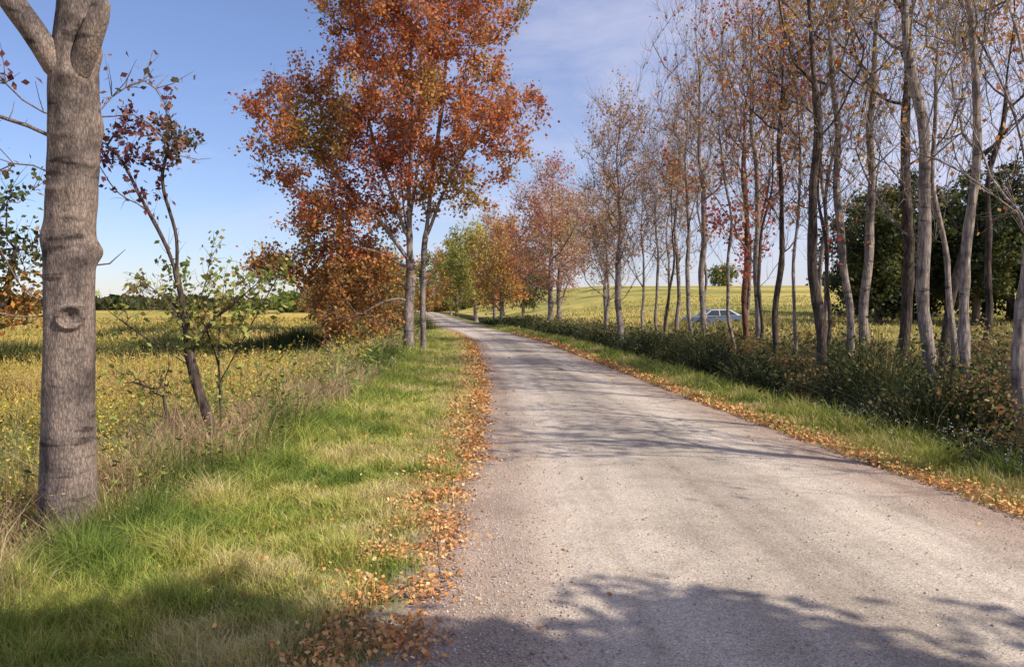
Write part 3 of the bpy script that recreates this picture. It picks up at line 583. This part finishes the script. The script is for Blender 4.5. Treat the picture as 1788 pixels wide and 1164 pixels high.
# dark weed bands across the field
n=44000; s=rng.random(n); w2=rng.random(n)<.75
x=np.where(w2,-6.0-s*13,-5.6-s*20)+rng.normal(0,.25,n); y=np.where(w2,34-s*14,54-s*8)+rng.normal(0,.8,n)
P=np.stack([x,y,hgt(x,y)],1); hh=rng.uniform(.45,1.0,n)*np.clip(1+.5*vn(x,y,2,71),.4,1.6)
p1=blades(P,hh,rng.uniform(.02,.05,n),pick([(.035,.05,.016),(.07,.09,.025),(.14,.14,.045)],n),.5)
o=mk('field_weeds',p1[0],p1[1],M_grass,p1[2]); tag(o,'dark green weed band crossing the field','weeds','stuff')
# right weeds
n=140000; y=ysamp(n,4,75,.8); dr=1.2+rng.gamma(3.0,.85,n)
P=place(hw(y)+dr,y,-.02); sc=(y/7)**.8
f=vn(P[:,0],P[:,1],1.8,81)+.6*vn(P[:,0],P[:,1],.7,82); g2=vn(P[:,0],P[:,1],1.1,83)
hh=rng.uniform(.2,.9,n)*np.clip((dr-1.0)/1.3,.22,1.1)*np.clip(1+.8*f,.2,2.1)*np.interp(y,[22,32],[1,.75])
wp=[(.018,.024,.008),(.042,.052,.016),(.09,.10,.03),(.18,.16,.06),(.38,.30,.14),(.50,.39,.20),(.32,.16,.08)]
c=pick(wp,n,np.clip(.02+.26*g2+.34*sm((dr-2.2)/2.6)+.16*(y>20),0,.999))  # weed and leaf colours darken toward the lane, painting in that side's shade
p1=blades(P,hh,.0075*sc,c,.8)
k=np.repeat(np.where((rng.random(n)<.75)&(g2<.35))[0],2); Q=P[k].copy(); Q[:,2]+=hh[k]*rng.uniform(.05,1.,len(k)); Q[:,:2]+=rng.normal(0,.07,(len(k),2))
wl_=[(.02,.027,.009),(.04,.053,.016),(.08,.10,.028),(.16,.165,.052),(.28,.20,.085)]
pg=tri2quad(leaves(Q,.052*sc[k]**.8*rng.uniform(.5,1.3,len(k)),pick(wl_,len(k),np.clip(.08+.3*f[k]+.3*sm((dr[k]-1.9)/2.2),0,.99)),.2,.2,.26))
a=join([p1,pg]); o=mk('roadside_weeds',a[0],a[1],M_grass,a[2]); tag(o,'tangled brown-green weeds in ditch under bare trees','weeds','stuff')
# straw field right
n=100000; y=ysamp(n,8,110,.8); dr=4.6+rng.random(n)**1.3*np.maximum(6,y*.9)
P=place(hw(y)+dr,y,-.02); sc=(y/8)**.85; f=vn(P[:,0]*.5,P[:,1],6,91)+.4*vn(P[:,0],P[:,1],1.5,92)
hh=rng.uniform(.25,.7,n)*np.interp(y,[8,45,110],[1.2,.7,.35])*(1+.25*f)
sp=[(.24,.22,.06),(.38,.33,.10),(.56,.44,.16),(.64,.52,.23)]
p1=blades(P,hh,.012*sc,pick(sp,n,np.clip(.5+.35*f,0,.999)),.5)
o=mk('meadow_grass',p1[0],p1[1],M_grass,p1[2]); tag(o,'pale yellow-green meadow grass behind tree row','grass','stuff')
# asters
n=150; y=ysamp(n,6.5,12,1.2); dr=1.05+np.abs(rng.normal(0,.35,n)); P=place(hw(y)+dr,y,0); P[:,2]+=rng.uniform(.2,.5,n)*np.clip((dr-.6),.4,1)
Q=np.repeat(P,5,0)+rng.normal(0,.012,(n*5,3)); a=leaves(Q,.016*np.ones(len(Q)),pick([(.7,.7,.68),(.65,.63,.7)],len(Q)),.2,0,.4)
o=mk('white_asters',a[0],a[1],M_grass,a[2]); tag(o,'small white aster flowers in roadside weeds','flowers','stuff')
# fallen leaves
lit=[(.42,.19,.09),(.58,.29,.11),(.72,.40,.15),(.78,.52,.25),(.68,.31,.10)]
nA=36000; y1=ysamp(nA,2.6,45,.8); d1=.22+rng.normal(0,.17,nA)+.13*vn(y1,y1*0,1.,33)
m=rng.random(nA)<.45+.7*vn(y1,d1,.35,34); y1=y1[m]; d1=d1[m]
y2=ysamp(2200,2.8,30,1.); d2=rng.random(2200)**1.8*2.6
u=np.concatenate([-(hw(y1)+d1),-(hw(y2)+d2)]); yy=np.concatenate([y1,y2])
nB=22000; y3=ysamp(nB,5,45,1.05); d3=.12+np.abs(rng.normal(0,.30,nB)); m=rng.random(nB)<.55+.5*vn(y3,d3,.6,35); y3=y3[m]; d3=d3[m]
u=np.concatenate([u,hw(y3)+d3-.1]); yy=np.concatenate([yy,y3])
y4=ysamp(160,3,30,1.); u=np.concatenate([u,(rng.random(160)*2-1)*hw(y4)]); yy=np.concatenate([yy,y4])
onroad=np.abs(u)<hw(yy); P=place(u,yy); P[:,2]+=np.where(onroad,.03,rng.uniform(.01,.08,len(u)))
sz=rng.uniform(.018,.042,len(u))*np.maximum(1,(yy/6)**.6)
a=leaves(P,sz,pick(lit,len(u)),.5,0,.36)
o=mk('fallen_leaves',a[0],a[1],M_litter,a[2]); tag(o,'dry tan-orange fallen leaves along road edges','leaves','stuff')
# loose gravel
n=18000; y=ysamp(n,2.8,15,1.6); q=rng.random(n); uu=np.where(q<.6,-1+np.abs(rng.normal(0,.15,n)),np.where(q<.78,1-np.abs(rng.normal(0,.1,n)),rng.uniform(-1,1,n)))
s=np.minimum(rng.gamma(2.,.0020,n)+.0015,.011); P=np.stack([cen(y)+uu*hw(y),y,.006+.035*(1-uu**2)+s*.3],1)
oc=np.array([[1,0,0],[0,1,0],[-1,0,0],[0,-1,0],[0,0,.7],[0,0,-.7]],float)
V=P[:,None]+(oc[None]*rng.uniform(.6,1.3,(n,6,1)))*s[:,None,None]
of=np.array([[0,1,4],[1,2,4],[2,3,4],[3,0,4],[1,0,5],[2,1,5],[3,2,5],[0,3,5]])
F=(np.arange(n)[:,None,None]*6+of).reshape(-1,3)
M_peb=foliage('pebble_stone',0,.9)
o=mk('loose_gravel',V.reshape(-1,3),F,M_peb,np.repeat(pick([(.40,.33,.29),(.50,.43,.38),(.62,.55,.49),(.46,.34,.29)],n),6,0)); tag(o,'loose pebbles scattered on lane surface','gravel','stuff')
# far tree lines
def line(name,lab,x0,x1,y0,hh,nn,pal,ls):
    x=rng.uniform(x0,x1,nn); yy=y0+rng.normal(0,6,nn); prof=hh*(.55+.3*vn(x,x*0,16,int(y0))+.25*vn(x,x*0,5,int(y0)+1)); prof=np.maximum(prof,.25*hh)
    z=hgt(x,yy)+prof*rng.random(nn)**.7
    a=leaves(np.stack([x,yy,z],1),ls*rng.uniform(.6,1.3,nn),pick(pal,nn,np.clip(.5+.5*vn(x,x*0,11,9),0,.99)),0,0,.5)
    o=mk(name,a[0],a[1],M_leaf,a[2]); tag(o,lab,'woods','stuff')
line('distant_woods','far line of dark green woods beyond field',-330,-30,300,5.5,16000,dark[2:]+[(.12,.13,.05)],2.2)
line('distant_woods','far hedgerow with brown and green trees',-60,10,210,8,9000,gren[:2]+rust[:3],1.3)
line('distant_woods','dark trees on ridge skyline beyond meadow',75,260,190,6,12000,dark+gren[:1],1.4)

# ---------------------------------------------------------------- parked car
M_paint=simple('silver_blue_car_paint',(.13,.17,.23),.35,.3); M_glass=simple('dark_window_glass',(.02,.025,.03),.12,0,.6)
M_tyre=simple('tyre_rubber',(.02,.02,.02),.9); M_rim=simple('wheel_rim',(.4,.4,.42),.35,.8); M_redl=simple('tail_light_red',(.45,.02,.02),.25); M_wl=simple('headlight_clear',(.7,.7,.68),.15)
import bmesh
def prof_mesh(name,prof,w,mat,parent,bev=.05,taper=None):
    bm=bmesh.new(); n=len(prof)
    a=[bm.verts.new((x,-w/2*(taper(z) if taper else 1),z)) for x,z in prof]; b=[bm.verts.new((x,w/2*(taper(z) if taper else 1),z)) for x,z in prof]
    bm.faces.new(a); bm.faces.new(b[::-1])
    for i in range(n): bm.faces.new((a[i],b[i],b[(i+1)%n],a[(i+1)%n]))
    bmesh.ops.recalc_face_normals(bm,faces=bm.faces)
    if bev: bmesh.ops.bevel(bm,geom=list(bm.edges),offset=bev,segments=2,affect='EDGES',clamp_overlap=True)
    me=bpy.data.meshes.new(name); bm.to_mesh(me); bm.free(); me.materials.append(mat)
    o=bpy.data.objects.new(name,me); COL.objects.link(o); o.parent=parent; return o
car=bpy.data.objects.new('parked_car',None); COL.objects.link(car); cx,cy=15.2,60.
car.location=(cx,cy,G(cx,cy)+.0); car.rotation_euler=(0,0,.12); tag(car,'silver-blue car with red tail light parked in meadow','car')
tp_=lambda z:1 if z<.95 else 1-.32*(z-.95)/.5
prof_mesh('body',[(-2.3,.35),(-2.32,.7),(-2.1,.86),(-1.1,.96),(-.45,1.42),(1.0,1.45),(1.75,1.02),(2.25,.95),(2.32,.6),(2.3,.35),(1.85,.3),(1.75,.55),(1.4,.68),(1.05,.55),(.95,.28),(-.95,.28),(-1.05,.55),(-1.4,.68),(-1.75,.55),(-1.85,.3)],1.76,M_paint,car,.04,tp_)
for sgn in (-1,1):
    for pr in ([(-.95,.98),(-.42,1.35),(.12,1.37),(.12,.98)],[(.2,.98),(.2,1.37),(.95,1.37),(1.5,1.02)]):
        o=prof_mesh('window',pr,.03,M_glass,car,0)
        for v in o.data.vertices: v.co.y+=sgn*(.885*tp_(v.co.z)+.0)
    for xw in (-1.4,1.4):
        th=np.linspace(0,2*np.pi,24,endpoint=False)
        w=prof_mesh('wheel',[(.32*math.cos(t),.32*math.sin(t)) for t in th],.2,M_tyre,car,.02); w.location=(xw,sgn*.80,.32)
        r_=prof_mesh('rim',[(.2*math.cos(t),.2*math.sin(t)) for t in th],.22,M_rim,w,.01)
    t=prof_mesh('tail_light',[(2.2,.68),(2.2,.88),(2.335,.88),(2.335,.68)],.3,M_redl,car,.01); t.location=(0,sgn*.7,0)
    t=prof_mesh('headlight',[(-2.335,.6),(-2.335,.74),(-2.2,.74),(-2.2,.6)],.3,M_wl,car,.01); t.location=(0,sgn*.68,0)
n=4000; x=rng.uniform(10,21,n); y=rng.uniform(55,58.6,n); P=np.stack([x,y,hgt(x,y)],1)
p1=blades(P,rng.uniform(.2,.7,n)*np.clip(1+.6*vn(x,y,1.5,77),.3,1.7),rng.uniform(.03,.06,n),pick([(.18,.18,.05),(.32,.27,.09),(.5,.4,.16)],n),.5)
o=mk('meadow_weeds',p1[0],p1[1],M_grass,p1[2]); tag(o,'tall straw-coloured weeds beside parked car','weeds','stuff')

# ---------------------------------------------------------------- light, sky, camera
el=math.radians(45); az=Vector((.87,-.49,0)).normalized(); sd=Vector((az.x*math.cos(el),az.y*math.cos(el),math.sin(el)))
L=bpy.data.lights.new('sun','SUN'); L.energy=5.; L.angle=math.radians(.5); L.color=(1,.935,.80)
so=bpy.data.objects.new('sun',L); COL.objects.link(so); so.rotation_euler=(-sd).to_track_quat('-Z','Y').to_euler()
W=bpy.data.worlds.new('World'); S.world=W; W.use_nodes=True; n=W.node_tree.nodes; l=W.node_tree.links
bg=n['Background']; bg.inputs[1].default_value=.12
sk=N(n,'ShaderNodeTexSky',sky_type='NISHITA'); sk.sun_disc=False; sk.sun_elevation=el; sk.sun_rotation=math.atan2(az.x,az.y); sk.air_density=1.; sk.dust_density=.2; sk.ozone_density=2.
tc=N(n,'ShaderNodeTexCoord'); sp_=N(n,'ShaderNodeSeparateXYZ'); l.new(tc.outputs['Generated'],sp_.inputs[0])
hz=ramp(n,[(0,(.84,.86,1.12)),(.12,(.96,.97,1.2)),(.4,(1.2,1.12,1.32)),(1,(.85,.82,.82))]); l.new(sp_.outputs[2],hz.inputs[0])
ti=N(n,'ShaderNodeMixRGB',blend_type='MULTIPLY'); ti.inputs[0].default_value=1; l.new(sk.outputs[0],ti.inputs[1]); l.new(hz.outputs[0],ti.inputs[2])
mp=N(n,'ShaderNodeMapping'); mp.inputs['Scale'].default_value=(1.2,1.2,4.); mp.inputs['Rotation'].default_value=(0,.5,.2); l.new(tc.outputs['Generated'],mp.inputs[0])
no=N(n,'ShaderNodeTexNoise'); no.inputs['Scale'].default_value=1.6; no.inputs['Detail'].default_value=9; no.inputs['Roughness'].default_value=.62; no.inputs['Distortion'].default_value=.9; l.new(mp.outputs[0],no.inputs['Vector'])
m1=N(n,'ShaderNodeMath',operation='MULTIPLY_ADD'); m1.inputs[1].default_value=.6; l.new(sp_.outputs[0],m1.inputs[0]); l.new(no.outputs[0],m1.inputs[2])
mr=N(n,'ShaderNodeMapRange'); mr.inputs[1].default_value=.38; mr.inputs[2].default_value=.92; mr.inputs[3].default_value=0; mr.inputs[4].default_value=.85; l.new(m1.outputs[0],mr.inputs[0])
cm=N(n,'ShaderNodeMixRGB'); cm.inputs[2].default_value=(6.9,6.7,8.0,1); l.new(mr.outputs[0],cm.inputs[0]); l.new(ti.outputs[0],cm.inputs[1]); l.new(cm.outputs[0],bg.inputs[0])
cd=bpy.data.cameras.new('camera'); cd.lens=28; cd.sensor_width=36; cd.clip_end=6000; cd.clip_start=.05
co=bpy.data.objects.new('camera',cd); COL.objects.link(co); co.location=(0,0,1.7); co.rotation_euler=(math.radians(90-2.14),0,0); S.camera=co
S.view_settings.view_transform='Standard'; S.view_settings.look='None'; S.view_settings.exposure=0
